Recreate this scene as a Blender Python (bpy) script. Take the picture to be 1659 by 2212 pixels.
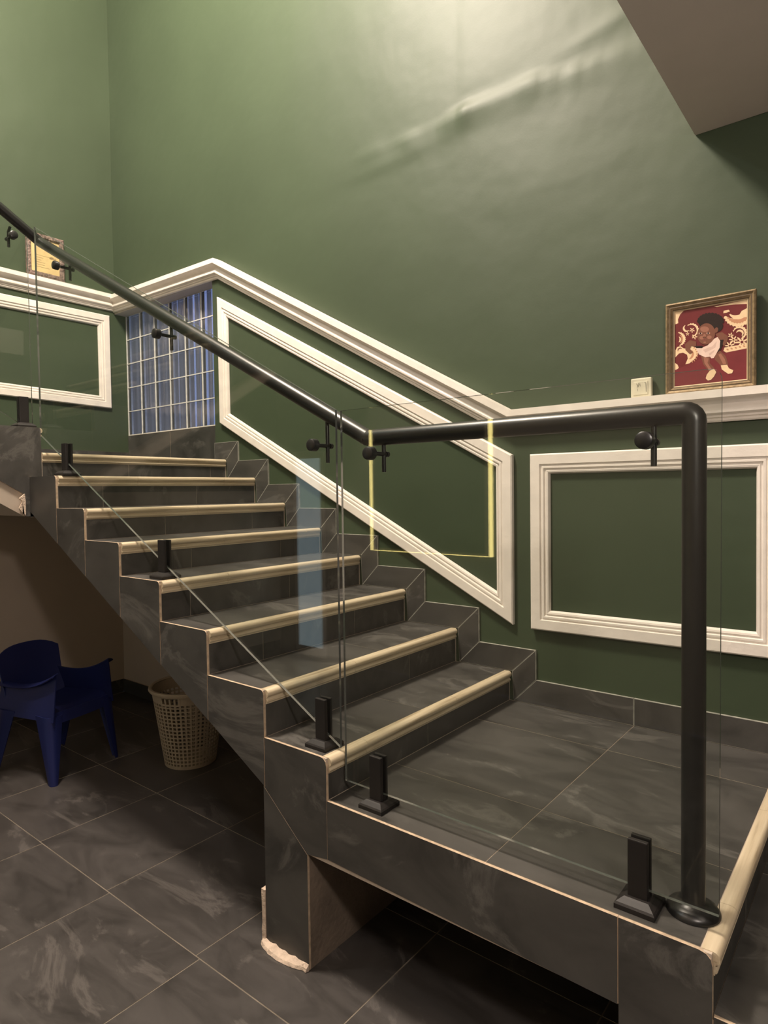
import bpy, bmesh, math, random
from mathutils import Vector, Matrix, noise as mnoise
random.seed(7)
for o in list(bpy.data.objects): bpy.data.objects.remove(o, do_unlink=True)
S = bpy.context.scene
COL = S.collection

# ------------------------------------------------------------------ camera, world, exposure
def rot_cam(rx, ry, rz):
    return (Matrix.Rotation(rz, 4, 'Z') @ Matrix.Rotation(rx, 4, 'X') @ Matrix.Rotation(ry, 4, 'Z'))
cam_d = bpy.data.cameras.new('camera'); cam = bpy.data.objects.new('camera', cam_d); COL.objects.link(cam)
cam.matrix_world = Matrix.Translation((1.5410, -1.5904, 1.7275)) @ rot_cam(1.53869, -0.01319, 0.67313)
cam_d.sensor_fit = 'VERTICAL'; cam_d.sensor_height = 36.0; cam_d.lens = 1390.2166 * 36.0 / 2212.0
cam_d.clip_start = 0.02
S.camera = cam
S.view_settings.view_transform = 'Standard'; S.view_settings.look = 'None'
S.view_settings.gamma = 1.0; S.view_settings.exposure = 1.1
try: S.view_settings.use_curve_mapping = False
except Exception: pass
w = bpy.data.worlds.new('dusk_sky'); S.world = w; w.use_nodes = True
w.node_tree.nodes['Background'].inputs[0].default_value = (0.20, 0.25, 0.46, 1)
w.node_tree.nodes['Background'].inputs[1].default_value = 0.6

UPPER_LAMP = (-2.6, -2.3, 6.4)
def lamp(name, loc, energy, color, radius):
    l = bpy.data.lights.new(name, 'POINT'); l.energy = energy; l.color = color; l.shadow_soft_size = radius
    o = bpy.data.objects.new(name, l); COL.objects.link(o); o.location = loc
    return o
STAIR_LAMP = (-1.20, -0.60, 6.10)
HALL_LAMP = (2.20, -1.40, 2.70)
lamp('stairwell_light', (STAIR_LAMP[0], STAIR_LAMP[1], STAIR_LAMP[2] - 0.16), 520, (1.0, 0.86, 0.73), 0.32)
lamp('hall_light', (HALL_LAMP[0], HALL_LAMP[1], HALL_LAMP[2] - 0.10), 42, (1.0, 0.87, 0.78), 0.10)

lamp('upper_hall_light', (UPPER_LAMP[0], UPPER_LAMP[1], UPPER_LAMP[2] - 0.1), 34, (0.82, 0.95, 1.0), 0.12)

# ------------------------------------------------------------------ measures
W = 1.364            # stair wall
XE = -3.763          # far wall
ZL = 0.654           # lower landing
XL = 1.220           # landing front edge
WALL_FRONT = -3.05
WALL_RIGHT = 4.20
CEIL = 7.20
X = [None, 0.0, -0.322, -0.667, -1.004, -1.335, -1.660, -1.957, -2.272]
Z = [ZL] + [ZL + z for z in (0.149, 0.329, 0.511, 0.689, 0.847, 1.006, 1.180, 1.320)]

# ------------------------------------------------------------------ materials
def mat(name):
    m = bpy.data.materials.new(name); m.use_nodes = True
    return m, m.node_tree.nodes, m.node_tree.links, m.node_tree.nodes['Principled BSDF']
def ramp(nodes, stops):
    r = nodes.new('ShaderNodeValToRGB'); e = r.color_ramp.elements
    while len(e) > 1: e.remove(e[-1])
    e[0].position = stops[0][0]; e[0].color = (*stops[0][1], 1)
    for p, c in stops[1:]:
        k = e.new(p); k.color = (*c, 1)
    return r
def plain(name, col, rough=0.5, metal=0.0, spec=0.5, var=0.06, scale=9.0, bump=0.0, bscale=60.0):
    m, n, l, b = mat(name)
    tc = n.new('ShaderNodeTexCoord'); ns = n.new('ShaderNodeTexNoise'); ns.inputs['Scale'].default_value = scale
    ns.inputs['Detail'].default_value = 5
    l.new(tc.outputs['Object'], ns.inputs['Vector'])
    r = ramp(n, [(0.3, tuple(c * (1 - var) for c in col)), (0.7, tuple(min(1, c * (1 + var)) for c in col))])
    l.new(ns.outputs['Fac'], r.inputs['Fac']); l.new(r.outputs['Color'], b.inputs['Base Color'])
    b.inputs['Roughness'].default_value = rough; b.inputs['Metallic'].default_value = metal
    b.inputs['Specular IOR Level'].default_value = spec
    if bump:
        n2 = n.new('ShaderNodeTexNoise'); n2.inputs['Scale'].default_value = bscale; n2.inputs['Detail'].default_value = 4
        l.new(tc.outputs['Object'], n2.inputs['Vector'])
        bp = n.new('ShaderNodeBump'); bp.inputs['Strength'].default_value = bump; bp.inputs['Distance'].default_value = 0.01
        l.new(n2.outputs['Fac'], bp.inputs['Height']); l.new(bp.outputs['Normal'], b.inputs['Normal'])
    return m

def tile_material(name, dark, mid, vein):
    m, n, l, b = mat(name)
    tc = n.new('ShaderNodeTexCoord'); oi = n.new('ShaderNodeObjectInfo')
    mul = n.new('ShaderNodeVectorMath'); mul.operation = 'MULTIPLY_ADD'
    comb = n.new('ShaderNodeCombineXYZ')
    for i in range(3): l.new(oi.outputs['Random'], comb.inputs[i])
    l.new(comb.outputs[0], mul.inputs[0]); mul.inputs[1].default_value = (37, 53, 71)
    l.new(tc.outputs['Object'], mul.inputs[2])
    mp = n.new('ShaderNodeMapping'); mp.inputs['Rotation'].default_value = (0.3, 0.2, 0.6); mp.inputs['Scale'].default_value = (1.0, 2.2, 1.6)
    l.new(mul.outputs[0], mp.inputs['Vector'])
    ns = n.new('ShaderNodeTexNoise'); ns.inputs['Scale'].default_value = 2.6; ns.inputs['Detail'].default_value = 10; ns.inputs['Roughness'].default_value = 0.62; ns.inputs['Distortion'].default_value = 0.9
    l.new(mp.outputs[0], ns.inputs['Vector'])
    r = ramp(n, [(0.28, dark), (0.5, mid), (0.74, tuple(c * 1.35 for c in mid))])
    l.new(ns.outputs['Fac'], r.inputs['Fac'])
    n2 = n.new('ShaderNodeTexNoise'); n2.inputs['Scale'].default_value = 1.7; n2.inputs['Detail'].default_value = 12; n2.inputs['Roughness'].default_value = 0.66; n2.inputs['Distortion'].default_value = 1.3
    l.new(mp.outputs[0], n2.inputs['Vector'])
    r2 = ramp(n, [(0.56, (0, 0, 0)), (0.62, (0.40, 0.40, 0.40)), (0.66, (0.10, 0.10, 0.10)), (0.72, (0, 0, 0))])
    l.new(n2.outputs['Fac'], r2.inputs['Fac'])
    mx = n.new('ShaderNodeMix'); mx.data_type = 'RGBA'
    l.new(r2.outputs['Color'], mx.inputs['Factor']); l.new(r.outputs['Color'], mx.inputs[6]); mx.inputs[7].default_value = (*vein, 1)
    l.new(mx.outputs[2], b.inputs['Base Color'])
    rr = ramp(n, [(0.3, (0.34,) * 3), (0.7, (0.50,) * 3)]); l.new(ns.outputs['Fac'], rr.inputs['Fac'])
    l.new(rr.outputs['Color'], b.inputs['Roughness'])
    bp = n.new('ShaderNodeBump'); bp.inputs['Strength'].default_value = 0.25; bp.inputs['Distance'].default_value = 0.004
    l.new(ns.outputs['Fac'], bp.inputs['Height']); l.new(bp.outputs['Normal'], b.inputs['Normal'])
    return m

def wall_paint(name, col, rough):
    m, n, l, b = mat(name)
    tc = n.new('ShaderNodeTexCoord')
    ns = n.new('ShaderNodeTexNoise'); ns.inputs['Scale'].default_value = 1.3; ns.inputs['Detail'].default_value = 6
    l.new(tc.outputs['Object'], ns.inputs['Vector'])
    r = ramp(n, [(0.3, tuple(c * 0.93 for c in col)), (0.7, tuple(c * 1.06 for c in col))])
    l.new(ns.outputs['Fac'], r.inputs['Fac']); l.new(r.outputs['Color'], b.inputs['Base Color'])
    b.inputs['Roughness'].default_value = rough; b.inputs['Specular IOR Level'].default_value = 0.42
    n2 = n.new('ShaderNodeTexNoise'); n2.inputs['Scale'].default_value = 2.2; n2.inputs['Detail'].default_value = 3
    l.new(tc.outputs['Object'], n2.inputs['Vector'])
    bp = n.new('ShaderNodeBump'); bp.inputs['Strength'].default_value = 0.35; bp.inputs['Distance'].default_value = 0.03
    l.new(n2.outputs['Fac'], bp.inputs['Height'])
    n3 = n.new('ShaderNodeTexNoise'); n3.inputs['Scale'].default_value = 120; n3.inputs['Detail'].default_value = 3
    l.new(tc.outputs['Object'], n3.inputs['Vector'])
    bp2 = n.new('ShaderNodeBump'); bp2.inputs['Strength'].default_value = 0.10; bp2.inputs['Distance'].default_value = 0.002
    l.new(n3.outputs['Fac'], bp2.inputs['Height']); l.new(bp.outputs['Normal'], bp2.inputs['Normal'])
    l.new(bp2.outputs['Normal'], b.inputs['Normal'])
    return m

M = {}
M['green'] = wall_paint('green_satin_paint', (0.046, 0.067, 0.036), 0.53)
M['cream'] = wall_paint('cream_paint', (0.52, 0.44, 0.36), 0.6)
M['taupe'] = wall_paint('taupe_paint', (0.20, 0.17, 0.14), 0.6)
M['ceiling'] = plain('ceiling_paint', (0.50, 0.455, 0.405), 0.8, var=0.02)
M['white'] = plain('white_gloss_trim', (0.86, 0.80, 0.73), 0.42, var=0.05, scale=14, bump=0.15, bscale=40)
M['tile'] = tile_material('slate_tile', (0.030, 0.029, 0.027), (0.062, 0.059, 0.054), (0.19, 0.18, 0.165))
M['floortile'] = tile_material('slate_floor_tile', (0.035, 0.032, 0.030), (0.063, 0.057, 0.054), (0.19, 0.172, 0.16))
M['edge'] = plain('raw_tile_edge', (0.52, 0.40, 0.28), 0.8, var=0.25, scale=40)
M['greyedge'] = plain('painted_tile_edge', (0.34, 0.335, 0.29), 0.8, var=0.25, scale=40)
M['floorgrout'] = plain('floor_grout', (0.20, 0.17, 0.135), 0.9, var=0.3, scale=8)
M['grout'] = plain('grout', (0.30, 0.27, 0.215), 0.9, var=0.2, scale=50)
M['black'] = plain('black_metal', (0.012, 0.012, 0.012), 0.33, metal=0.0, spec=0.6, var=0.1)
M['rawbrown'] = plain('raw_brown_render', (0.20, 0.155, 0.115), 0.9, var=0.25, scale=6, bump=0.4, bscale=50)
M['clampblack'] = plain('matt_black_metal', (0.014, 0.012, 0.011), 0.5, spec=0.4, var=0.15)
M['plaster'] = plain('raw_white_plaster', (0.66, 0.53, 0.42), 0.9, var=0.12, scale=30, bump=0.6, bscale=80)
M['plate'] = plain('yellowed_white_plastic', (0.66, 0.62, 0.48), 0.4, var=0.08, scale=30)
M['smudge'] = plain('grey_smudge', (0.20, 0.19, 0.15), 0.5, var=0.3, scale=60)
M['gold'] = plain('aged_gold_frame', (0.26, 0.19, 0.105), 0.42, metal=0.35, var=0.3, scale=60, bump=0.2, bscale=90)
M['golddark'] = plain('dark_gold_groove', (0.11, 0.075, 0.04), 0.5, metal=0.2, var=0.2)
M['goldlight'] = plain('pale_gold_fillet', (0.55, 0.43, 0.27), 0.4, metal=0.2, var=0.1)
M['blue'] = plain('blue_plastic', (0.012, 0.018, 0.095), 0.38, var=0.08, scale=4)
M['basket'] = plain('beige_plastic', (0.46, 0.39, 0.29), 0.5, var=0.06)
M['mortar'] = plain('white_mortar', (0.66, 0.65, 0.60), 0.8, var=0.12, scale=30)
M['beadframe'] = plain('mottled_brown_frame', (0.17, 0.12, 0.10), 0.5, var=0.75, scale=45, bump=0.8, bscale=70)
M['paper'] = plain('yellow_certificate', (0.62, 0.47, 0.22), 0.6, var=0.10, scale=12)
M['papermark'] = plain('brown_ink', (0.30, 0.21, 0.10), 0.6, var=0.3, scale=40)

def stone_material():
    m, n, l, b = mat('cream_nosing_stone')
    tc = n.new('ShaderNodeTexCoord'); mp = n.new('ShaderNodeMapping'); mp.inputs['Scale'].default_value = (60, 3, 90)
    l.new(tc.outputs['Object'], mp.inputs['Vector'])
    ns = n.new('ShaderNodeTexNoise'); ns.inputs['Scale'].default_value = 1.0; ns.inputs['Detail'].default_value = 6
    l.new(mp.outputs[0], ns.inputs['Vector'])
    r = ramp(n, [(0.25, (0.34, 0.26, 0.16)), (0.45, (0.58, 0.48, 0.33)), (0.7, (0.72, 0.62, 0.45))])
    l.new(ns.outputs['Fac'], r.inputs['Fac']); l.new(r.outputs['Color'], b.inputs['Base Color'])
    b.inputs['Roughness'].default_value = 0.38
    return m
M['stone'] = stone_material()

def glass_material():
    m = bpy.data.materials.new('clear_sheet_glass'); m.use_nodes = True; n = m.node_tree.nodes; l = m.node_tree.links
    n.remove(n['Principled BSDF'])
    tr = n.new('ShaderNodeBsdfTransparent'); tr.inputs[0].default_value = (0.955, 0.968, 0.952, 1)
    gl = n.new('ShaderNodeBsdfGlossy'); gl.inputs['Roughness'].default_value = 0.0
    lw = n.new('ShaderNodeLayerWeight'); lw.inputs['Blend'].default_value = 0.5      # facing = 1 - |cos|, same from both sides
    pw = n.new('ShaderNodeMath'); pw.operation = 'POWER'; pw.inputs[1].default_value = 5.0
    fr = n.new('ShaderNodeMath'); fr.operation = 'MULTIPLY_ADD'; fr.inputs[1].default_value = 0.4255; fr.inputs[2].default_value = 0.045
    l.new(lw.outputs['Facing'], pw.inputs[0]); l.new(pw.outputs[0], fr.inputs[0])
    mx = n.new('ShaderNodeMixShader')
    l.new(fr.outputs[0], mx.inputs[0]); l.new(tr.outputs[0], mx.inputs[1]); l.new(gl.outputs[0], mx.inputs[2])
    l.new(mx.outputs[0], n['Material Output'].inputs[0])
    return m
M['glass'] = glass_material()
def edge_glass():
    m, n, l, b = mat('green_glass_edge')
    b.inputs['Base Color'].default_value = (0.11, 0.12, 0.11, 1); b.inputs['Roughness'].default_value = 0.08
    b.inputs['Transmission Weight'].default_value = 0.25; b.inputs['IOR'].default_value = 1.5
    return m
M['glassedge'] = edge_glass()
def block_glass():
    m, n, l, b = mat('ribbed_block_glass')
    b.inputs['Base Color'].default_value = (0.78, 0.85, 1.0, 1); b.inputs['Roughness'].default_value = 0.12
    b.inputs['Transmission Weight'].default_value = 0.93; b.inputs['IOR'].default_value = 1.45
    return m
M['block'] = block_glass()
def emit(name, col, s):
    m = bpy.data.materials.new(name); m.use_nodes = True; n = m.node_tree.nodes
    n.remove(n['Principled BSDF']); e = n.new('ShaderNodeEmission'); e.inputs[0].default_value = (*col, 1); e.inputs[1].default_value = s
    m.node_tree.links.new(e.outputs[0], n['Material Output'].inputs[0]); return m
M['lampglow'] = emit('lit_lamp_globe', (1.0, 0.85, 0.65), 12.0)
M['litwarm'] = emit('lit_window_warm', (1.0, 0.80, 0.28), 5.5)
M['litcool'] = emit('dusk_through_door', (0.50, 0.64, 0.70), 0.9)

# ------------------------------------------------------------------ builders
def obj(name, verts, faces, mats, parent=None, midx=None, smooth=False):
    me = bpy.data.meshes.new(name); me.from_pydata([tuple(v) for v in verts], [], faces)
    for m in (mats if isinstance(mats, (list, tuple)) else [mats]): me.materials.append(M[m] if isinstance(m, str) else m)
    if midx:
        for p, i in zip(me.polygons, midx): p.material_index = i
    bm = bmesh.new(); bm.from_mesh(me); bmesh.ops.recalc_face_normals(bm, faces=bm.faces); bm.to_mesh(me); bm.free()
    if smooth:
        for p in me.polygons: p.use_smooth = True
    me.update()
    o = bpy.data.objects.new(name, me); COL.objects.link(o)
    if parent: o.parent = parent
    return o
def empty(name, loc=(0, 0, 0)):
    o = bpy.data.objects.new(name, None); COL.objects.link(o); o.location = loc; o.empty_display_size = 0.1
    return o
def tag(o, label=None, cat=None, group=None, kind=None):
    if label: o['label'] = label
    if cat: o['category'] = cat
    if group: o['group'] = group
    if kind: o['kind'] = kind
    return o
def structure(o, label, cat=None): return tag(o, label, cat, kind='structure')
def put(o, parent, loc=None):
    """parent without moving (parents sit unrotated at a location)"""
    o.parent = parent
    o.location = Vector(o.location) - Vector(parent.location)
    return o

def boxm(x0, x1, y0, y1, z0, z1):
    v = [(x, y, z) for x in (x0, x1) for y in (y0, y1) for z in (z0, z1)]
    f = [(0, 1, 3, 2), (4, 6, 7, 5), (0, 4, 5, 1), (2, 3, 7, 6), (0, 2, 6, 4), (1, 5, 7, 3)]  # -x +x -y +y -z +z
    return v, f
def box(name, b, mats, parent=None, face=None, smooth=False):
    v, f = boxm(*b)
    mi = None
    if face is not None: mi = [0 if i in face else 1 for i in range(6)]
    return obj(name, v, f, mats, parent, mi)
def cbox(b, bev=0.004):
    """chamfered box verts/faces through bmesh"""
    bm = bmesh.new(); v, f = boxm(*b); vs = [bm.verts.new(p) for p in v]
    for q in f: bm.faces.new([vs[i] for i in q])
    bmesh.ops.recalc_face_normals(bm, faces=bm.faces)
    if bev: bmesh.ops.bevel(bm, geom=list(bm.edges), offset=bev, segments=2, affect='EDGES', profile=0.6)
    bm.verts.index_update()
    r = [tuple(q.co) for q in bm.verts], [tuple(x.index for x in g.verts) for g in bm.faces]; bm.free(); return r
def bbox(name, b, mats, parent=None, bev=0.004):
    v, f = cbox(b, bev); return obj(name, v, f, mats, parent)
def merge(*parts):
    V, F = [], []
    for v, f in parts:
        k = len(V); V += list(v); F += [tuple(i + k for i in q) for q in f]
    return V, F
def prism(poly, axis, a, b):
    """poly of 2d points; axis 'y': (x,z) extruded y a..b ; axis 'x': (y,z) ; axis 'z': (x,y). faces: [cap_a, cap_b, sides...]"""
    def P(p, t): return {'y': (p[0], t, p[1]), 'x': (t, p[0], p[1]), 'z': (p[0], p[1], t)}[axis]
    n = len(poly); v = [P(p, a) for p in poly] + [P(p, b) for p in poly]
    f = [tuple(range(n)), tuple(range(2 * n - 1, n - 1, -1))] + [(i, (i + 1) % n, n + (i + 1) % n, n + i) for i in range(n)]
    return v, f
def tile_poly(name, poly, axis, a, b, parent, front=0, mats=('tile', 'edge'), inset=0.0):
    v, f = prism(poly, axis, a, b)
    bm = bmesh.new(); vs = [bm.verts.new(p) for p in v]; fs = [bm.faces.new([vs[i] for i in q]) for q in f]
    bmesh.ops.recalc_face_normals(bm, faces=bm.faces)
    if inset:      # worn arris: a thin band of raw body around the glazed face
        bmesh.ops.inset_region(bm, faces=[fs[front]], thickness=inset, depth=0.0004, use_even_offset=True)
    bm.verts.index_update(); bm.faces.index_update()
    face = fs[front].index
    v = [tuple(q.co) for q in bm.verts]; f = [tuple(q.index for q in g_.verts) for g_ in bm.faces]; mi = [0 if i == face else 1 for i in range(len(f))]
    bm.free()
    return obj(name, v, f, mats, parent, mi)
def tube(path, r, seg=20, caps=True):
    pts = [Vector(p) for p in path]; V, F = [], []
    d0 = (pts[1] - pts[0]).normalized()
    up = Vector((0, 0, 1)) if abs(d0.z) < 0.9 else Vector((0, 1, 0))
    n = (up - d0 * up.dot(d0)).normalized()
    rr = r if isinstance(r, (list, tuple)) else [r] * len(pts)
    prev = d0
    for i, p in enumerate(pts):
        if i == 0: t = d0; k = 1.0
        elif i == len(pts) - 1: t = (pts[i] - pts[i - 1]).normalized(); k = 1.0
        else:
            a = (pts[i] - pts[i - 1]).normalized(); c = (pts[i + 1] - pts[i]).normalized(); t = (a + c).normalized()
        q = prev.rotation_difference(t); n = q @ n; n = (n - t * n.dot(t)).normalized(); prev = t
        bnm = t.cross(n)
        if 0 < i < len(pts) - 1:
            a = (pts[i] - pts[i - 1]).normalized(); ca = max(0.5, a.dot(t)); ax = (a.cross(t))
            mdir = t.cross(ax.normalized()) if ax.length > 1e-5 else None
        else: mdir = None; ca = 1
        for s in range(seg):
            th = 2 * math.pi * s / seg; off = (n * math.cos(th) + bnm * math.sin(th)) * rr[i]
            if mdir is not None: off = off + mdir * off.dot(mdir) * (1 / ca - 1)
            V.append(p + off)
    for i in range(len(pts) - 1):
        for s in range(seg):
            a = i * seg + s; b = i * seg + (s + 1) % seg; F.append((a, b, b + seg, a + seg))
    if caps:
        F.append(tuple(range(seg - 1, -1, -1))); F.append(tuple(range((len(pts) - 1) * seg, len(pts) * seg)))
    return V, F
def lathe(profile, seg=28):
    V, F = [], []
    for r, z in profile:
        for s in range(seg):
            a = 2 * math.pi * s / seg; V.append((r * math.cos(a), r * math.sin(a), z))
    for i in range(len(profile) - 1):
        for s in range(seg):
            a = i * seg + s; b = i * seg + (s + 1) % seg; F.append((a, b, b + seg, a + seg))
    return V, F
def moved(vf, loc): return [(v[0] + loc[0], v[1] + loc[1], v[2] + loc[2]) for v in vf[0]], vf[1]
def smooth_sides(o, ang=35):
    for p in o.data.polygons: p.use_smooth = True
    try: o.data.set_sharp_from_angle(angle=math.radians(ang))
    except Exception: pass
    return o

# ------------------------------------------------------------------ the room shell
# wall_back : gridded so that the plaster ridge at the old slab line is real relief
def ridge(x, z):
    h = 0.0
    zr = 3.695 + 0.03 * mnoise.noise(Vector((x * 3.0, 0.3, 5.0))) - (0.10 * max(0, x - 0.15) if x > 0.15 else 0)
    amp = 0.014 * math.exp(-((x + 0.12) / 0.42) ** 2) + 0.006 * math.exp(-((x + 0.55) / 0.45) ** 2) + 0.007 * math.exp(-((x - 0.62) / 0.35) ** 2)
    amp *= 0.75 + 0.9 * mnoise.noise(Vector((x * 6.0, 3.1, 0.4))) + 0.35 * mnoise.noise(Vector((x * 19.0, 1.0, 2.0)))
    t = z - zr
    h += amp * (math.exp(-(t / 0.030) ** 2) if t > 0 else math.exp(-(t / 0.085) ** 2))
    h += 0.004 * math.exp(-((z - 3.60) / 0.035) ** 2) * math.exp(-((x + 0.75) / 0.35) ** 2)
    h += 0.006 * math.exp(-((z - 3.80 - 0.16 * (x - 0.45)) / 0.04) ** 2) * math.exp(-((x - 0.50) / 0.22) ** 2)
    h += 0.003 / (1 + math.exp(-(x + 0.265) / 0.008)) * (1 / (1 + math.exp(-(z - 3.80) / 0.03))) * math.exp(-((x + 0.2) / 0.5) ** 2)
    h += 0.0012 * math.exp(-((z - 3.17 - 0.06 * x) / 0.05) ** 2) * math.exp(-((x - 0.3) / 0.5) ** 2)
    h += 0.004 * mnoise.noise(Vector((x * 1.1, z * 1.1, 0.0))) * min(1.0, max(0.0, (z - 2.2 - max(0.0, min(1.3, (0.03 - x) * 0.556))) / 0.4))
    return h
REC_X, REC_Z0, REC_Z1, REC_D = -2.396, Z[8], 3.285, 0.10
def lines(a, b, step, fixed):
    n = int(round((b - a) / step)); L = [a + (b - a) * i / n for i in range(n + 1)]
    for q in fixed:
        k = min(range(len(L)), key=lambda i: abs(L[i] - q)); L[k] = q
    return L
xs = lines(XE, WALL_RIGHT, 0.026, [REC_X, 0.87]); zs = lines(0, CEIL, 0.026, [REC_Z0, REC_Z1, 3.19])
V, F, MI = [], [], []
for z in zs:
    for x in xs: V.append((x, W - ridge(x, z), z))
nx = len(xs)
for j in range(len(zs) - 1):
    for i in range(nx - 1):
        cx, cz = (xs[i] + xs[i + 1]) / 2, (zs[j] + zs[j + 1]) / 2
        if cx < REC_X and REC_Z0 < cz < REC_Z1: continue
        F.append((j * nx + i, j * nx + i + 1, (j + 1) * nx + i + 1, (j + 1) * nx + i))
        line = 0.55 if cx > -0.1 else min(1.75, 0.55 + (-0.1 - cx) * 0.566)
        MI.append(0 if cz > line else 1)
wall_back = obj('wall_back', V, F, ['green', 'cream'], None, MI, smooth=True)
structure(wall_back, 'tall dark green stair wall with a rough plaster ridge', 'wall')
# recess of the glass-block window: soffit, sill course, right reveal
box('window_soffit', (XE, REC_X, W - 0.002, W + 0.14, REC_Z1, REC_Z1 + 0.04), 'ceiling', wall_back)
box('window_ledge', (XE, REC_X, W + 0.001, W + 0.14, REC_Z0 - 0.05, REC_Z0 - 0.0005), 'tile', wall_back)
box('window_reveal', (REC_X, REC_X + 0.03, W + 0.004, W + 0.14, REC_Z0, REC_Z1), 'green', wall_back)

def flat_wall(name, verts, mats, label, face_mats=None, faces=None):
    o = obj(name, verts, faces or [tuple(range(len(verts)))], mats, None, face_mats)
    return structure(o, label, 'wall')
flat_wall('wall_left', [(XE, WALL_FRONT, 0), (XE, W + 0.14, 0), (XE, W + 0.14, 1.75), (XE, WALL_FRONT, 1.75), (XE, W + 0.14, CEIL), (XE, WALL_FRONT, CEIL)],
          ['green', 'cream'], 'green end wall at the top of the lower flight', [1, 0], [(0, 1, 2, 3), (3, 2, 4, 5)])
flat_wall('wall_front', [(XE, WALL_FRONT, 0), (WALL_RIGHT, WALL_FRONT, 0), (WALL_RIGHT, WALL_FRONT, CEIL), (XE, WALL_FRONT, CEIL)], ['taupe'], 'taupe wall facing the staircase')
flat_wall('wall_right', [(WALL_RIGHT, WALL_FRONT, 0), (WALL_RIGHT, W, 0), (WALL_RIGHT, W, CEIL), (WALL_RIGHT, WALL_FRONT, CEIL)], ['taupe'], 'taupe wall at the foot of the entry steps')
structure(box('ceiling', (XE, WALL_RIGHT, WALL_FRONT, W + 0.14, CEIL, CEIL + 0.1), 'ceiling'), 'white ceiling over the stairwell', 'ceiling')
structure(box('floor_slab', (0.87, WALL_RIGHT, WALL_FRONT, W - 0.004, 3.19, 3.44), 'ceiling'), 'underside of the upper floor slab above the landing', 'ceiling')

structure(box('floor_upper', (XE + 0.001, -2.272, WALL_FRONT + 0.001, -1.94, 3.05, 3.305), 'ceiling'), 'upper floor edge at the head of the upper flight', 'floor')

# floor with separate tiles
floor = structure(box('floor', (XE, WALL_RIGHT, WALL_FRONT, W, -0.06, -0.0012), 'floorgrout'), 'dark slate look tiled hall floor', 'floor')
T = 0.648; g = 0.0026
xs0 = [-0.489 + T * i for i in range(-6, 9)]; ys0 = [-0.203 + T * i for i in range(-5, 4)]
tile_cache = {}
for a in range(len(xs0) - 1):
    for b in range(len(ys0) - 1):
        off = 0.02 if ys0[b] < -0.25 else -0.006
        x0, x1 = max(XE + 0.01, xs0[a] + off + g), min(WALL_RIGHT - 0.01, xs0[a + 1] + off - g)
        y0, y1 = max(WALL_FRONT + 0.01, ys0[b] + g), min(W - 0.012, ys0[b + 1] - g)
        if x1 - x0 < 0.05 or y1 - y0 < 0.05: continue
        if x0 > 1.3 and y1 > 0.1: continue
        key = (round(x1 - x0, 4), round(y1 - y0, 4))
        if key not in tile_cache:
            o = box('floor_tile', (0, x1 - x0, 0, y1 - y0, -0.008, 0.0), ('floortile', 'grout'), floor, face=(5,)); tile_cache[key] = o.data
        else:
            o = bpy.data.objects.new('floor_tile', tile_cache[key]); COL.objects.link(o); o.parent = floor
        o.location = (x0, y0, 0.0005 * random.random())

# ------------------------------------------------------------------ staircase
stairs = tag(empty('staircase', (0, 0, 0)), 'concrete staircase clad in dark slate tiles with cream stone nosings', 'staircase')
SOF = lambda x: 0.62 + (-0.33 - x) * (1.61 - 0.62) / (2.219 - 0.33)    # soffit line
YB0, YB1 = 0.003, W - 0.003
# concrete body of the lower flight + landing (profile in x,z)
t = 0.010
tb = 0.0022
prof = [(XL - tb, ZL - tb), (0.0 - tb, ZL - tb)]
for i in range(1, 8):
    prof += [(X[i] - tb, Z[i] - tb), (X[i + 1] - tb, Z[i] - tb)]
prof += [(X[8] - tb, Z[8] - tb), (XE + 0.001, Z[8] - tb), (XE + 0.001, 1.613), (-2.225, 1.613), (-0.325, SOF(-0.325)), (-0.325, 0.0005), (-0.103, 0.0005), (-0.103, 0.430), (1.008, 0.430), (1.008, 0.0005), (XL - tb, 0.0005)]
v, f = prism(prof, 'y', YB0, YB1)
body = obj('concrete_body', v, f, ('cream', 'rawbrown'), stairs)
for p in body.data.polygons:
    if len(p.vertices) == 4 and all(body.data.vertices[k].co.x > -0.11 and body.data.vertices[k].co.z < 0.44 for k in p.vertices): p.material_index = 1
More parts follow.
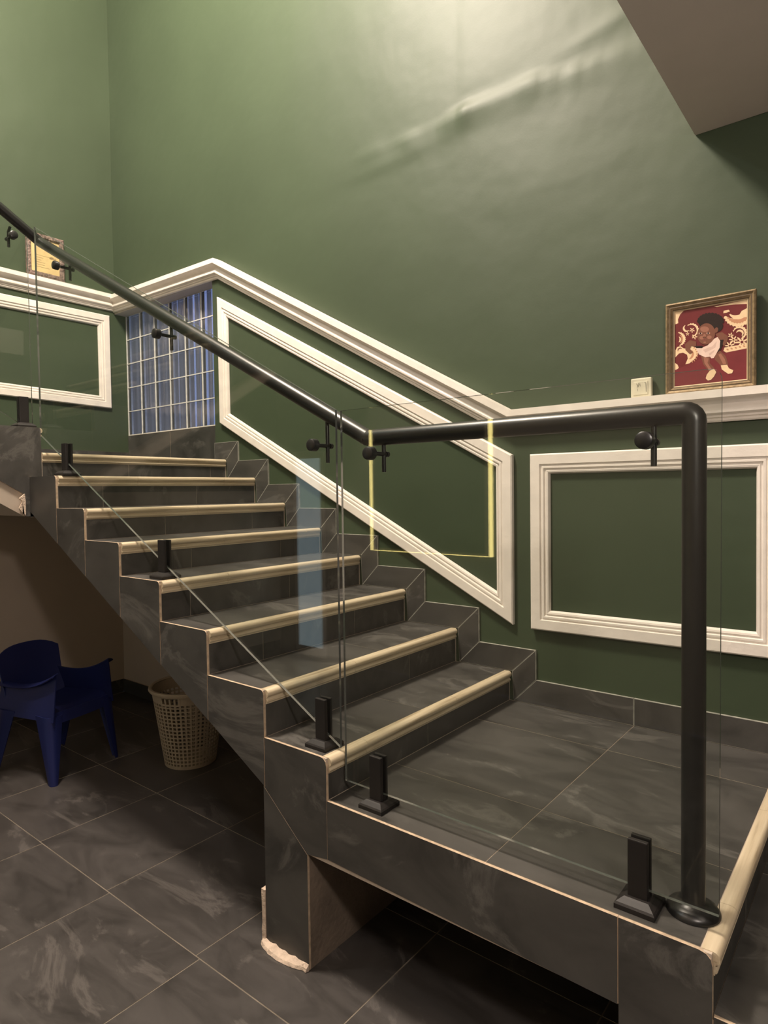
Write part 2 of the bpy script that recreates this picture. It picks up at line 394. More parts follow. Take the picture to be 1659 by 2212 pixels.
# cream stone nosing profile (x,z) relative to the step edge
NP = [(-0.026, -0.001), (-0.006, 0.0), (0.003, -0.001), (0.009, -0.0045), (0.013, -0.010), (0.0145, -0.017), (0.013, -0.024), (0.008, -0.029), (0.004, -0.031), (0.0035, -0.036), (0.0075, -0.040), (0.009, -0.045), (0.0065, -0.050), (0.003, -0.0515), (0.003, -0.0555), (-0.026, -0.0555)]
def nosing_x(x, z, y0, y1, parent):
    v, f = prism([(x + a, z + b) for a, b in NP], 'y', y0, y1)
    return smooth_sides(obj('nosing', v, f, 'stone', parent), 40)
YT0, YT1 = 0.0115, W - 0.013
cuts = {1: 0.62, 2: 0.93, 3: 0.30, 4: 0.78, 5: 1.02, 6: 0.46, 7: 0.88, 8: 0.60}
for i in range(1, 9):
    lo = 0.071 if i == 8 else YT0
    # nosing in two or three lengths
    js = sorted([lo] + [c for c in ((cuts[i] + 0.21) % 0.62, (cuts[i] + 0.21) % 0.62 + 0.62) if lo + 0.08 < c < YT1 - 0.08] + [YT1])
    for a, b in zip(js, js[1:]): nosing_x(X[i], Z[i], a + 0.0006, b - 0.0006, stairs)
    # riser tiles
    js = sorted([lo] + [c for c in (cuts[i] % 0.62, cuts[i] % 0.62 + 0.62) if lo + 0.10 < c < YT1 - 0.10] + [YT1])
    for a, b in zip(js, js[1:]):
        box('riser_tile', (X[i] - t + 0.001, X[i] + 0.0, a + 0.0012, b - 0.0012, Z[i - 1] + 0.001, Z[i] - 0.0565), ('tile', 'grout'), stairs, face=(1,))
    # tread tiles
    if i < 8:
        c = 0.62 if i % 2 else 0.74
        for a, b in ((YT0, c), (c, YT1)):
            box('tread_tile', (X[i + 1] + 0.001, X[i] - 0.0275, a + 0.001, b - 0.001, Z[i] - t + 0.001, Z[i] - 0.0005), ('tile', 'grout'), stairs, face=(5,))
# landing tiles
for a, b in ((0.001, 0.621), (0.621, XL - 0.0275)):
    for c, d in ((YT0, 0.39), (0.39, 1.011), (1.011, YT1)):
        box('landing_tile', (a + 0.0015, b - 0.0015, c + 0.0015, d - 0.0015, ZL - t + 0.001, ZL - 0.0003), ('tile', 'grout'), stairs, face=(5,))
for a, b in ((YT0, 0.22), (0.22, 0.83), (0.83, YT1)): nosing_x(XL, ZL, a + 0.0006, b - 0.0006, stairs)
for a, b in ((YT0, 0.42), (0.42, 1.03), (1.03, YT1)):
    box('riser_tile', (XL - t + 0.001, XL, a + 0.0012, b - 0.0012, 0.511, ZL - 0.0565), ('tile', 'grout'), stairs, face=(1,))
# upper landing tiles
for a, b in ((XE + 0.014, -3.16), (-3.16, -2.545), (-2.545, X[8] - 0.0275)):
    for c, d in ((0.074, 0.69), (0.69, W - 0.001)):
        box('landing_tile', (a + 0.0015, b - 0.0015, c + 0.0015, d - 0.0015, Z[8] - t + 0.001, Z[8] - 0.0005), ('tile', 'grout'), stairs, face=(5,))
# stringer tiles on the open side (y = 0 plane), cut edges left raw
def corner(x, z, r=0.018):
    return [(x - r, z), (x - r * 0.45, z - r * 0.12), (x - r * 0.12, z - r * 0.45), (x, z - r)]
for i in range(1, 8):
    xr, xl = X[i], X[i + 1]
    if i == 1: low = [(xr, 0.447), (-0.100, 0.430), (-0.329, 0.617), (xl, 0.617)]
    else: low = [(xr - 0.0015, SOF(xr)), (xl, SOF(xl))]
    top = corner(xr, Z[i], 0.028 if i == 1 else 0.018)
    if i > 1: top = [(a - 0.0, b) for a, b in top]
    pl = [(xl + 0.0015, Z[i])] + top + ([(xr, Z[i - 1] + 0.0005), (xr - 0.0015, Z[i - 1])] if i > 1 else []) + low[:-1] + [(xl + 0.0015, low[-1][1])]
    tile_poly('stringer_tile', pl, 'y', 0.0, t, stairs)
tile_poly('stringer_tile', [(X[8] + 0.0015, Z[7]), (X[8] + 0.0012, SOF(-2.21)), (-2.222, 1.612), (-2.30, 1.612), (-2.30, Z[7])], 'y', 0.0005, t, stairs)
tile_poly('pillar_tile', [(-0.329, 0.615), (-0.100, 0.428), (-0.100, 0.004), (-0.329, 0.004)], 'y', 0.0, t, stairs)
tile_poly('fascia_tile', [(0.0015, ZL), (1.003, ZL), (1.003, 0.43), (0.0015, 0.447)], 'y', 0.0, t, stairs)
tile_poly('pillar_tile', [(1.006, ZL)] + corner(XL, ZL, 0.03) + [(XL, 0.511), (XL, 0.002), (1.006, 0.002)], 'y', 0.0, t, stairs)
# white plaster smeared along the foot of the pillar
def ragged(path, wd, z0=0.002):
    V, F = [], []
    n = len(path)
    for k, (x, y, ww, hh) in enumerate(path):
        V += [(x, y, z0), (x - ww * 0.3, y - ww, z0), (x - ww * 0.2, y - ww * 0.8, z0 + hh * 0.5), (x, y, z0 + hh)]
    for k in range(n - 1):
        a = 4 * k; b = a + 4
        for q in range(4): F.append((a + q, a + (q + 1) % 4, b + (q + 1) % 4, b + q))
    F += [(0, 1, 2, 3), tuple(4 * (n - 1) + q for q in (3, 2, 1, 0))]
    return V, F
pth = []
for k in range(15):
    u = k / 14; x = -0.345 + 0.245 * u
    pth.append((x, -0.001, 0.010 + 0.024 * math.sin(math.pi * min(1, u * 1.05)) + 0.004 * random.random(), 0.016 + 0.010 * random.random()))
v, f = ragged(pth, 0.02); obj('plaster_smear', v, f, 'plaster', stairs)
V, F = [], []
for k in range(9):
    z = 0.002 + 0.21 * k / 8; wv = 0.016 + 0.006 * random.random()
    V += [(-0.3305, -0.003, z), (-0.3305 - wv, -0.005 + 0.004 * random.random(), z), (-0.3305 - wv, 0.02, z), (-0.3305, 0.02, z)]
for k in range(8):
    for q in range(4): F.append((4 * k + q, 4 * k + (q + 1) % 4, 4 * k + 4 + (q + 1) % 4, 4 * k + 4 + q))
F += [(3, 2, 1, 0), (32, 33, 34, 35)]
obj('plaster_smear', V, F, 'plaster', stairs)
# entry steps below the landing
lower = [(XL, 0.509), (1.54, 0.340), (1.86, 0.170), (2.18, 0.0)]
for k in range(3):
    x0, z = lower[k]; x1 = lower[k + 1][0]
    b = box('entry_step', (x0 + 0.001 - t, x1 - t, YB0, YB1, 0.0005, z - t), 'cream', stairs)
    tile_poly('stringer_tile', [(x0 + 0.003, z)] + corner(x1, z) + [(x1, 0.002), (x0 + 0.003, 0.002)], 'y', 0.0, t, stairs)
    box('tread_tile', (x0 + 0.001, x1 - 0.0275, YT0, 0.70, z - t + 0.001, z - 0.0005), ('tile', 'grout'), stairs, face=(5,))
    box('tread_tile', (x0 + 0.001, x1 - 0.0275, 0.7025, YT1, z - t + 0.001, z - 0.0005), ('tile', 'grout'), stairs, face=(5,))
    nosing_x(x1, z, YT0, 0.62, stairs); nosing_x(x1, z, 0.6215, YT1, stairs)
    box('riser_tile', (x1 - t + 0.001, x1, YT0, YT1, lower[k + 1][1] + 0.001, z - 0.0565), ('tile', 'grout'), stairs, face=(1,))
# upper flight, climbing toward the room at the left
YU = [0.069 - 0.285 * k for k in range(8)]; ZU = [2.115 + 0.170 * k for k in range(8)]
XU0, XU1 = XE + 0.002, X[8] - 0.0
pu = [(0.069 - t, Z[8] - t)]
for k in range(7): pu += [(YU[k] - t, ZU[k] - t), (YU[k + 1] - t, ZU[k] - t)]
ye = YU[7] - t
pu += [(ye, 1.615 + 0.62 * (-0.03 - ye)), (-0.03, 1.615), (0.0095, 1.6135), (0.0095, Z[8] - t - 0.001)]
v, f = prism(pu, 'x', XU0, XU1 - t - 0.001)
obj('upper_flight_body', v, f, 'cream', stairs)
for k in range(7):
    if k == 0: low = [(0.002, Z[7] + 0.001), (0.002, 1.614), (-0.03, 1.614), (-0.03, 1.737)]
    else: low = [(YU[k], 1.737 + 0.62 * (-0.03 - YU[k]))]
    yb = YU[k + 1]
    pl = [(yb + 0.001, ZU[k])] + [(YU[k] - 0.012, ZU[k]), (YU[k] - 0.003, ZU[k] - 0.004), (YU[k], ZU[k] - 0.014)] + ([(YU[k], Z[7] + 0.001)] if k == 0 else []) + low + [(yb + 0.001, 1.737 + 0.62 * (-0.03 - yb))]
    tile_poly('stringer_tile', pl, 'x', XU1 - t, XU1, stairs, front=1)
    box('tread_tile', (XU0 + 0.01, XU1 - t - 0.001, yb + 0.001, YU[k] - 0.027, ZU[k] - t + 0.001, ZU[k]), ('tile', 'grout'), stairs, face=(5,))
    pr = [(YU[k] + a, ZU[k] + b) for a, b in NP]
    v, f = prism(pr, 'x', XU0 + 0.01, XU1 - t - 0.001); smooth_sides(obj('nosing', v, f, 'stone', stairs), 40)
    zlow = Z[8] if k == 0 else ZU[k - 1]
    box('riser_tile', (XU0 + 0.01, XU1 - t - 0.001, YU[k] - t + 0.001, YU[k], zlow + 0.001, ZU[k] - 0.0565), ('tile', 'grout'), stairs, face=(3,))
# chipped plaster at the end of the upper soffit
V = [(-2.285, -0.034, 1.617), (-2.262, -0.062, 1.66), (-2.262, -0.045, 1.70), (-2.262, -0.060, 1.715), (-2.262, -0.031, 1.74), (-2.262, -0.027, 1.69), (-2.262, -0.029, 1.617), (-2.262, -0.045, 1.63)]
Vb = [(x - 0.010, y, z) for x, y, z in V]
n = len(V); obj('chipped_plaster', [(-2.2605, y, z) for x, y, z in V] + Vb, [tuple(range(n)), tuple(range(2 * n - 1, n - 1, -1))] + [(i, (i + 1) % n, n + (i + 1) % n, n + i) for i in range(n)], 'plaster', stairs)

# ------------------------------------------------------------------ stepped slate skirting along the green wall
base = structure(empty('baseboard_back', (0, 0, 0)), 'stepped slate skirting climbing the green wall', 'baseboard')
SH, SW = 0.125, 0.130
def skirt(poly): tile_poly('skirting_tile', poly, 'y', W - 0.012, W - 0.0005 + 0.0, base, inset=0.0018, mats=('tile', 'greyedge'))
for i in range(1, 9):
    xf = X[i] + 0.016; e = 0.0013
    zb = Z[i - 1]
    skirt([(xf, Z[i]), (xf + SW, Z[i] + SH), (xf + SW, zb + SH + e), (xf + 0.008, zb + e)])          # upright piece beside the riser
    xb = X[i + 1] + 0.024 if i < 8 else REC_X + 0.002
    if i < 8: skirt([(xb + e, Z[i] + e), (xf - 0.001, Z[i] + e), (xf + SW - e, Z[i] + SH), (xb + SW - 0.008 + e, Z[i] + SH)])
    else: skirt([(xb, Z[i] + e), (xf - 0.001, Z[i] + e), (xf + SW - e, Z[i] + SH), (xb, Z[i] + SH)])
for a, b in ((0.024, 0.621), (0.621, XL)):
    if a < 0.1: skirt([(a + 0.002, ZL + 0.0005), (b - 0.0012, ZL + 0.0005), (b - 0.0012, ZL + SH), (a + SW - 0.006, ZL + SH)])
    else: skirt([(a + 0.0012, ZL + 0.0005), (b, ZL + 0.0005), (b + SW, ZL + SH), (a + 0.0012, ZL + SH)])
bl = structure(empty('baseboard_left', (0, 0, 0)), 'low slate skirting along the end wall of the upper landing', 'baseboard')
for a, b in ((0.072, 0.70), (0.70, W + REC_D - 0.012)):
    tile_poly('skirting_tile', [(a + 0.001, Z[8] + 0.0005), (b - 0.001, Z[8] + 0.0005), (b - 0.001, 2.098), (a + 0.001, 2.098)], 'x', XE + 0.0005, XE + 0.012, bl, front=1)
# skirting under the stairs
bu = structure(empty('baseboard_under', (0, 0, 0)), 'dark slate skirting at the wall foot under the stairs', 'baseboard')
xx = XE + 0.012
while xx < -0.34:
    x2 = min(xx + 0.648, -0.335); tile_poly('skirting_tile', [(xx, 0.0015), (x2 - 0.002, 0.0015), (x2 - 0.002, 0.115), (xx, 0.115)], 'y', W - 0.012, W - 0.001, bu); xx = x2
yy = W - 0.013
while yy > WALL_FRONT + 0.05:
    y2 = max(yy - 0.648, WALL_FRONT + 0.02); tile_poly('skirting_tile', [(yy, 0.0015), (y2 + 0.002, 0.0015), (y2 + 0.002, 0.115), (yy, 0.115)], 'x', XE + 0.001, XE + 0.012, bu, front=1); yy = y2

# ------------------------------------------------------------------ white cornice and panel mouldings
def sweep(name, path, profile, plane, base_c, out, parent, closed, matn='white', piece='moulding_strip'):
    """path: 2d points (a,z) in the wall; profile: (s,o): s measured to the LEFT of the travel direction, o out of the wall.
       plane 'y': a=x, wall y=base_c ; plane 'x': a=y, wall x=base_c. out = sign of the outward direction"""
    n = len(path); P = [Vector(p) for p in path]
    seg = n if closed else n - 1
    def nrm(i): d = (P[(i + 1) % n] - P[i]).normalized(); return Vector((-d.y, d.x))
    def miter(i):
        if closed or 0 < i < n - 1:
            a = nrm((i - 1) % n); b = nrm(i % n); m = (a + b).normalized(); return m / max(0.3, m.dot(a))
        return nrm(0) if i == 0 else nrm(n - 2)
    def at(i, s, o):
        q = P[i % n] + miter(i % n) * s
        return (q.x, base_c + out * o, q.y) if plane == 'y' else (base_c + out * o, q.x, q.y)
    for i in range(seg):
        j = i + 1; k = len(profile)
        V = [at(i, *p) for p in profile] + [at(j if (closed or j < n) else j, *p) for p in profile]
        F = [(q, (q + 1) % k, k + (q + 1) % k, k + q) for q in range(k)] + [tuple(range(k)), tuple(range(2 * k - 1, k - 1, -1))]
        smooth_sides(obj(piece, V, F, matn, parent), 28)
CP = [(0, 0), (0, 0.070), (-0.032, 0.070), (-0.035, 0.060), (-0.039, 0.046), (-0.046, 0.034), (-0.054, 0.029), (-0.062, 0.030), (-0.072, 0.036), (-0.083, 0.043), (-0.091, 0.042), (-0.096, 0.034), (-0.099, 0.024), (-0.108, 0.026), (-0.111, 0.017), (-0.120, 0.018), (-0.126, 0.012), (-0.126, 0)]
BRK = -2.285
t1 = structure(empty('trim_1', (0, 0, 0)), 'white cornice climbing the green stair wall', 'cornice')
sweep('trim_1', [(XE + 0.004, 3.425), (BRK, 3.405), (0.035, 2.122), (WALL_RIGHT - 0.01, 2.118)], CP, 'y', W - 0.004, -1, t1, False, piece='cornice_length')
t2 = structure(empty('trim_2', (0, 0, 0)), 'white cornice on the green end wall', 'cornice')
sweep('trim_2', [(-1.0, 3.440), (W - 0.004, 3.432)], CP, 'x', XE + 0.001, 1, t2, False, piece='cornice_length')
MP = [(0, 0), (0, 0.021), (0.006, 0.026), (0.050, 0.026), (0.053, 0.018), (0.058, 0.018), (0.062, 0.022), (0.070, 0.022), (0.074, 0.014), (0.079, 0.014), (0.083, 0.018), (0.091, 0.016), (0.096, 0.008), (0.098, 0.0)]
# closed paths run counter-clockwise seen with a to the right, so the profile's left side points inward
t3 = structure(empty('trim_3', (0, 0, 0)), 'white slanted panel moulding following the stairs', 'moulding')
sweep('trim_3', [(-2.310, 2.240), (0.028, 1.044), (0.028, 1.902), (-2.312, 3.146)], MP, 'y', W - 0.003, -1, t3, True)
t4 = structure(empty('trim_4', (0, 0, 0)), 'white rectangular panel moulding beside the landing', 'moulding')
sweep('trim_4', [(0.127, 1.036), (1.200, 1.044), (1.197, 1.897), (0.127, 1.900)], MP, 'y', W - 0.003, -1, t4, True)
t5 = structure(empty('trim_5', (0, 0, 0)), 'white rectangular panel moulding on the end wall', 'moulding')
sweep('trim_5', [(0.02, 2.500), (1.303, 2.470), (1.303, 3.258), (0.02, 3.250)], MP, 'x', XE + 0.001, 1, t5, True)

# ------------------------------------------------------------------ glass block window
win = structure(empty('window_1', (0, 0, 0)), 'recessed glass block window below the white cornice', 'window')
wz0, wz1 = 2.250, REC_Z1 + 0.002
nc, nr = 6, 5   # six columns, five rows
cwid = 0.2165; rh = 0.207
YW = W + REC_D
# slate tiles under the window
for a, b in ((XE + 0.002, -3.12), (-3.12, REC_X - 0.002)):
    tile_poly('sill_tile', [(a + 0.001, Z[8] + 0.0005), (b - 0.001, Z[8] + 0.0005), (b - 0.001, wz0 - 0.006), (a + 0.001, wz0 - 0.006)], 'y', YW - 0.006, YW + 0.03, win)
# mortar joints as a grid of bars
def bar(x0, x1, z0, z1, y0=YW - 0.001, y1=YW + 0.075): box('mortar_joint', (x0, x1, y0, y1, z0, z1), 'mortar', win)
xg = [XE + 0.004 + cwid * i for i in range(7)]; xg[-1] = REC_X + 0.0
zg = [wz0 + rh * i for i in range(6)]
jw = 0.0042
for i in range(7): bar(max(XE + 0.0008, xg[i] - jw), xg[i] + jw, wz0 - 0.006, wz1 - 0.004)
for k in range(6):
    for i in range(6): bar(xg[i] + jw, xg[i + 1] - jw, max(zg[k] - jw * 0.9, wz0 - 0.006), min(zg[k] + jw * 0.9, wz1 - 0.004), YW + 0.0005)
structure(box('wall_added_outside', (-9.0, -4.3, W + 1.2, W + 1.4, 0.0, 7.0), 'taupe'), 'added outside wall that darkens one side of the glass blocks', 'wall')  # added wall outside: ribs refract it as dark bands against the sky
for k in range(nr):
    for i in range(nc):
        x0, x1 = xg[i] + jw, xg[i + 1] - jw; z0, z1 = zg[k] + jw, min(zg[k + 1] - jw, wz1 - 0.003)
        N = 22; V, F = [], []
        for q in range(N + 1):
            u = q / N; x = x0 + (x1 - x0) * u
            e = min(1, min(u, 1 - u) / 0.10); dep = 0.004 * (1 - e) + 0.0022 * math.sin(u * math.pi * 5 + 0.6) * e
            yf = YW + 0.0025 + dep; yb = YW + 0.070
            V += [(x, yf, z0), (x, yf, z1), (x, yb, z0), (x, yb, z1)]
        for q in range(N):
            a = 4 * q; b = a + 4
            F += [(a, b, b + 1, a + 1), (a + 2, a + 3, b + 3, b + 2), (a, a + 2, b + 2, b), (a + 1, b + 1, b + 3, a + 3)]
        F += [(0, 1, 3, 2), (4 * N, 4 * N + 2, 4 * N + 3, 4 * N + 1)]
        o = obj('glass_block', V, F, 'block', win)
        for p in o.data.polygons: p.use_smooth = False

# ------------------------------------------------------------------ glass balustrade panels
GY, GT = 0.082, 0.005      # centre and half thickness
def glass_sheet(parent, poly, axis, c, name='glass_sheet'):
    v, f = prism(poly, axis, c - GT, c + GT); mi = [0, 0] + [1] * (len(f) - 2)
    return obj(name, v, f, ('glass', 'glassedge'), parent, mi)
def clamp(parent, loc, along='x'):
    """black floor spigot: square base with a sloped rim, upright with a slot for the sheet"""
    c = obj('glass_clamp', *clamp_post(along), 'clampblack', parent); c.location = loc
    b = obj('base_plate', *clamp_base(), 'clampblack', c)
    return c
def clamp_base():
    bm = bmesh.new(); r = 0.050
    rings = [(r, 0.0), (r, 0.012), (r - 0.004, 0.017), (0.034, 0.026), (0.0295, 0.0285)]
    V, F = [], []
    for q, z in rings: V += [(-q, -q, z), (q, -q, z), (q, q, z), (-q, q, z)]
    for k in range(len(rings) - 1):
        for s in range(4): F.append((4 * k + s, 4 * k + (s + 1) % 4, 4 * k + 4 + (s + 1) % 4, 4 * k + 4 + s))
    F += [(3, 2, 1, 0), tuple(4 * (len(rings) - 1) + s for s in range(4))]
    bm.free(); return V, F
def clamp_post(along):
    hw, top, slot = 0.0250, 0.176, 0.0066
    parts = []
    for s in (-1, 1):
        a, b = (slot, 0.019) if s > 0 else (-0.021, -slot)
        parts.append(cbox((-hw, hw, a, b, 0.024, top), 0.003) if along == 'x' else cbox((a, b, -hw, hw, 0.024, top), 0.003))
    parts.append(boxm(-hw, hw, -slot, slot, 0.022, 0.045) if along == 'x' else boxm(-slot, slot, -hw, hw, 0.022, 0.045))
    return merge(*parts)
def panel(name, loc, label):
    e = empty(name, loc); return tag(e, label, 'glass panel', 'balustrade glass panels')
def rel(poly, dx, dz): return [(a - dx, b - dz) for a, b in poly]
def rounded(p, c, n, r=0.03, k=5):
    p, c, n = Vector(p), Vector(c), Vector(n); a = (p - c).normalized(); b = (n - c).normalized()
    P0 = c + a * r; P1 = c + b * r; out = []
    for i in range(k + 1):
        u = i / k; q = P0 * (1 - u) ** 2 + c * 2 * u * (1 - u) + P1 * u ** 2; out.append((q.x, q.y))
    return out
# landing panel
p2 = panel('glass_panel', (0.618, GY, ZL), 'clear glass panel standing along the lower landing edge')
A = [(0.020, 0.704), (1.218, 0.700), (1.220, 2.005), (0.022, 2.010)]
poly = [A[0], A[1]] + rounded(A[1], A[2], A[3]) + [A[3]]
glass_sheet(p2, rel(poly, 0.618, ZL), 'y', 0.0)
for x in (0.169, 1.033): clamp(p2, (x - 0.618, 0, 0))
# flight panel
p1 = panel('glass_panel', (-1.14, GY, Z[4]), 'long slanted clear glass panel rising along the lower flight')
fl = [(-0.002, 0.815), (-0.002, 2.016), (-2.300, 3.252), (-2.300, 2.076)]
glass_sheet(p1, rel(fl, -1.14, Z[4]), 'y', 0.0)
for x, z in ((-0.085, Z[1]), (-1.080, Z[4]), (-1.990, Z[7])): clamp(p1, (x + 1.14, 0, z - Z[4]))
# upper panel
p3 = panel('glass_panel', (-2.352, 0.0, ZU[0]), 'slanted glass panel rising out of frame above the top step block')
fu = [(0.060, 2.095), (-1.60, 2.095 + 1.66 * 0.62), (-1.60, 3.240 + 1.66 * 0.66), (0.060, 3.240)]
glass_sheet(p3, rel(fu, 0.0, ZU[0]), 'x', 0.0)
clamp(p3, (0, 0.010, 0), 'y')
clamp(p3, (0, YU[3] - 0.12, ZU[3] - ZU[0]), 'y')

# ------------------------------------------------------------------ black handrail
RY, RZ, RR = 0.140, 1.912, 0.0285
rail = tag(empty('handrail', (1.147, RY, ZL)), 'black round metal handrail running beside the glass panels', 'handrail')
def rp(name, path, r, seg=24):
    v, f = tube(path, r, seg); o = obj(name, v, f, 'black', rail); o.location = (-1.147, -RY, -ZL); return smooth_sides(o, 50)
UR = (-2.352, 0.130, 3.196)
rp('flight_rail', [UR, (0.094, RY, RZ + 0.002)], RR)
rp('landing_rail', [(0.094, RY, RZ + 0.002), (1.124, RY, RZ), (1.132, RY, RZ - 0.001), (1.138, RY, RZ - 0.004), (1.143, RY, RZ - 0.009), (1.146, RY, RZ - 0.015), (1.147, RY, RZ - 0.023), (1.147, RY, ZL + 0.02)], RR)
rp('upper_rail', [UR, (-2.352, -0.60, UR[2] + 0.73 * 0.60), (-2.352, -1.60, UR[2] + 1.73 * 0.60)], RR)
v, f = lathe([(0.0, 0.0), (0.064, 0.0), (0.064, 0.006), (0.058, 0.014), (0.044, 0.022), (0.031, 0.026), (0.029, 0.030)], 32)
o = obj('base_flange', v, f, 'black', rail); o.location = (0, 0, 0.0003); smooth_sides(o, 50)
def bracket(x, z, zr, along='x', y=GY):
    """knob on the glass, stem through it, upright rod to the rail"""
    if along == 'x':
        v, f = tube([(x, y - 0.034, z), (x, y - 0.031, z), (x, y - 0.020, z), (x, y - 0.0065, z)], [0.017, 0.0215, 0.0225, 0.0225], 24)
        st, ff = tube([(x, y + 0.0065, z), (x, RY + 0.018, z)], 0.0075, 14)
        rod = tube([(x, RY, z - 0.062), (x, RY, zr)], 0.0075, 14)
        nut = tube([(x, RY + 0.010, z), (x, RY + 0.022, z)], 0.010, 14)
    else:
        gx = -2.352
        v, f = tube([(gx + 0.034, x, z), (gx + 0.031, x, z), (gx + 0.020, x, z), (gx + 0.0065, x, z)], [0.017, 0.0215, 0.0225, 0.0225], 24)
        st, ff = tube([(gx - 0.0065, x, z), (gx - 0.07, x, z)], 0.0075, 14)
        rod = tube([(gx - 0.045, x, z - 0.05), (gx - 0.045, x, zr), (gx - 0.02, x, zr + 0.02)], 0.0075, 14)
        nut = tube([(gx - 0.06, x, z), (gx - 0.075, x, z)], 0.010, 14)
    k = obj('bracket', *rod, 'black', rail); k.location = (-1.147, -RY, -ZL); smooth_sides(k)
    for nm, vf in (('knob', (v, f)), ('stem', (st, ff)), ('end_nut', nut)):
        smooth_sides(obj(nm, *vf, 'black', k), 40)
flz = lambda x: RZ + (0.094 - x) * (UR[2] - RZ) / (0.094 - UR[0])
for x, z in ((-0.100, 1.897), (-1.075, 2.451), (-2.020, 2.969)): bracket(x, z, flz(x))
for x, z in ((0.164, 1.855), (1.051, 1.845)): bracket(x, z, RZ)
bracket(-0.02, 3.185, 3.22, 'y')
for o in rail.children:
    pass

# ------------------------------------------------------------------ framed photograph on the cornice
def frame_piece(parent, w, h, wd, prof, mats, name='frame_side'):
    """four mitred mouldings around a w x h rectangle (local x right, z up, y = -depth toward viewer)"""
    cs = [(0, 0), (w, 0), (w, h), (0, h)]
    for i in range(4):
        a, b = Vector(cs[i]), Vector(cs[(i + 1) % 4]); d = (b - a).normalized(); nn = Vector((-d.y, d.x))
        V = []
        for e, s in ((a, 1), (b, -1)):
            for (q, dep) in prof:
                p = e + nn * q + d * q * s; V.append((p.x, -dep, p.y))
        k = len(prof); F = [(q, (q + 1) % k, k + (q + 1) % k, k + q) for q in range(k)] + [tuple(range(k)), tuple(range(2 * k - 1, k - 1, -1))]
        mi = [m for m in mats] + [mats[0], mats[0]]
        obj(name, V, F, ('gold', 'golddark', 'goldlight') if parent.name.startswith('framed_photo') else ('beadframe',), parent, mi)
FW, FH = 0.338, 0.382
ph = tag(empty('framed_photograph', (0.762, W - 0.012, 2.1235)), 'gold framed photograph of a seated baby on a red sofa, standing on the cornice', 'framed photo')
frame_piece(ph, FW, FH, 0.03, [(0, 0), (0, 0.022), (0.006, 0.026), (0.014, 0.020), (0.019, 0.021), (0.026, 0.014), (0.030, 0.013), (0.034, 0.010), (0.034, 0)], [0, 0, 0, 1, 0, 1, 2, 2, 0])
def obox(name, b, m, parent): return box(name, b, m, parent)
obox('backing_board', (0.004, FW - 0.004, -0.006, -0.001, 0.004, FH - 0.004), 'golddark', ph)
pm = {}
def pcol(n, c, r=0.35): pm[n] = plain('print_' + n, c, r, var=0.05, scale=40); return pm[n]
lin = lambda r, g, b: tuple(((v / 255 + 0.055) / 1.055) ** 2.4 if v > 10 else v / 3294 for v in (r, g, b))
for n_, c_ in (('red', (108, 40, 43)), ('deepred', (118, 46, 51)), ('cream', (238, 208, 168)), ('tan', (196, 142, 108)), ('hair', (38, 26, 24)), ('skin', (122, 78, 62)), ('skinlight', (158, 108, 90)), ('white', (232, 205, 190)), ('shade', (214, 184, 170)), ('dark', (34, 20, 20)), ('eye', (214, 200, 190)), ('lip', (150, 86, 80))):
    pcol(n_, tuple(x * 1.0 for x in lin(*c_)))
PN = list(pm)
IN = 0.0335
PW, PH = FW - 2 * IN, FH - 2 * IN
def uv(x, y):
    u = (x - 590) / 840; yt = 440 - 0.148 * (x - 598); yb = 1340 - 0.089 * (x - 580)
    return min(1, max(0, u)), min(1, max(0, (yb - y) / (yb - yt)))
PV, PF, PMI = [], [], []
layer = [0]
def shape(col, pts, raw=False):
    layer[0] += 1
    d = -(0.0072 + 0.00003 * layer[0]); k = len(PV)
    for x, y in pts:
        u, v_ = (x, y) if raw else uv(x, y)
        PV.append((IN + u * PW, d, IN + v_ * PH))
    # fan from centroid for concave safety is unnecessary: blender tessellates ngons
    PF.append(tuple(range(k, k + len(pts)))); PMI.append(PN.index(col))
def ell(col, cx, cy, rx, ry, rot=0, n=22, a0=0, a1=2 * math.pi):
    c, s = math.cos(rot), math.sin(rot); P = []
    for i in range(n):
        a = a0 + (a1 - a0) * i / n; x, y = rx * math.cos(a), ry * math.sin(a); P.append((cx + x * c - y * s, cy + x * s + y * c))
    shape(col, P)
def crescent(col, cx, cy, R, th, a0, a1, n=18, scal=0, inner=0.0):
    P = []
    for i in range(n + 1):
        a = a0 + (a1 - a0) * i / n; r = R + (scal * (1 if i % 2 else -1) if scal else 0); P.append((cx + r * math.cos(a), cy + r * math.sin(a)))
    for i in range(n, -1, -1):
        a = a0 + (a1 - a0) * i / n; u = i / n; r = R - th * math.sin(math.pi * (0.08 + 0.84 * u)) ; P.append((cx + r * math.cos(a), cy + r * math.sin(a)))
    shape(col, P)
def flower(cx, cy, r, col='cream', n=5, rot=0):
    P = []
    for i in range(n * 6):
        a = 2 * math.pi * i / (n * 6) + rot; rr = r * (0.62 + 0.38 * math.cos(n * (a - rot))); P.append((cx + rr * math.cos(a), cy + rr * math.sin(a)))
    shape(col, P); ell('red', cx, cy, r * 0.22, r * 0.22, n=8)
shape('red', [(0, 0), (1, 0), (1, 1), (0, 1)], True)
shape('cream', [(590, 430), (700, 425), (655, 470), (628, 530), (632, 575), (590, 590)])
shape('cream', [(1060, 385), (1440, 300), (1440, 366), (1300, 368), (1180, 378), (1090, 392)])
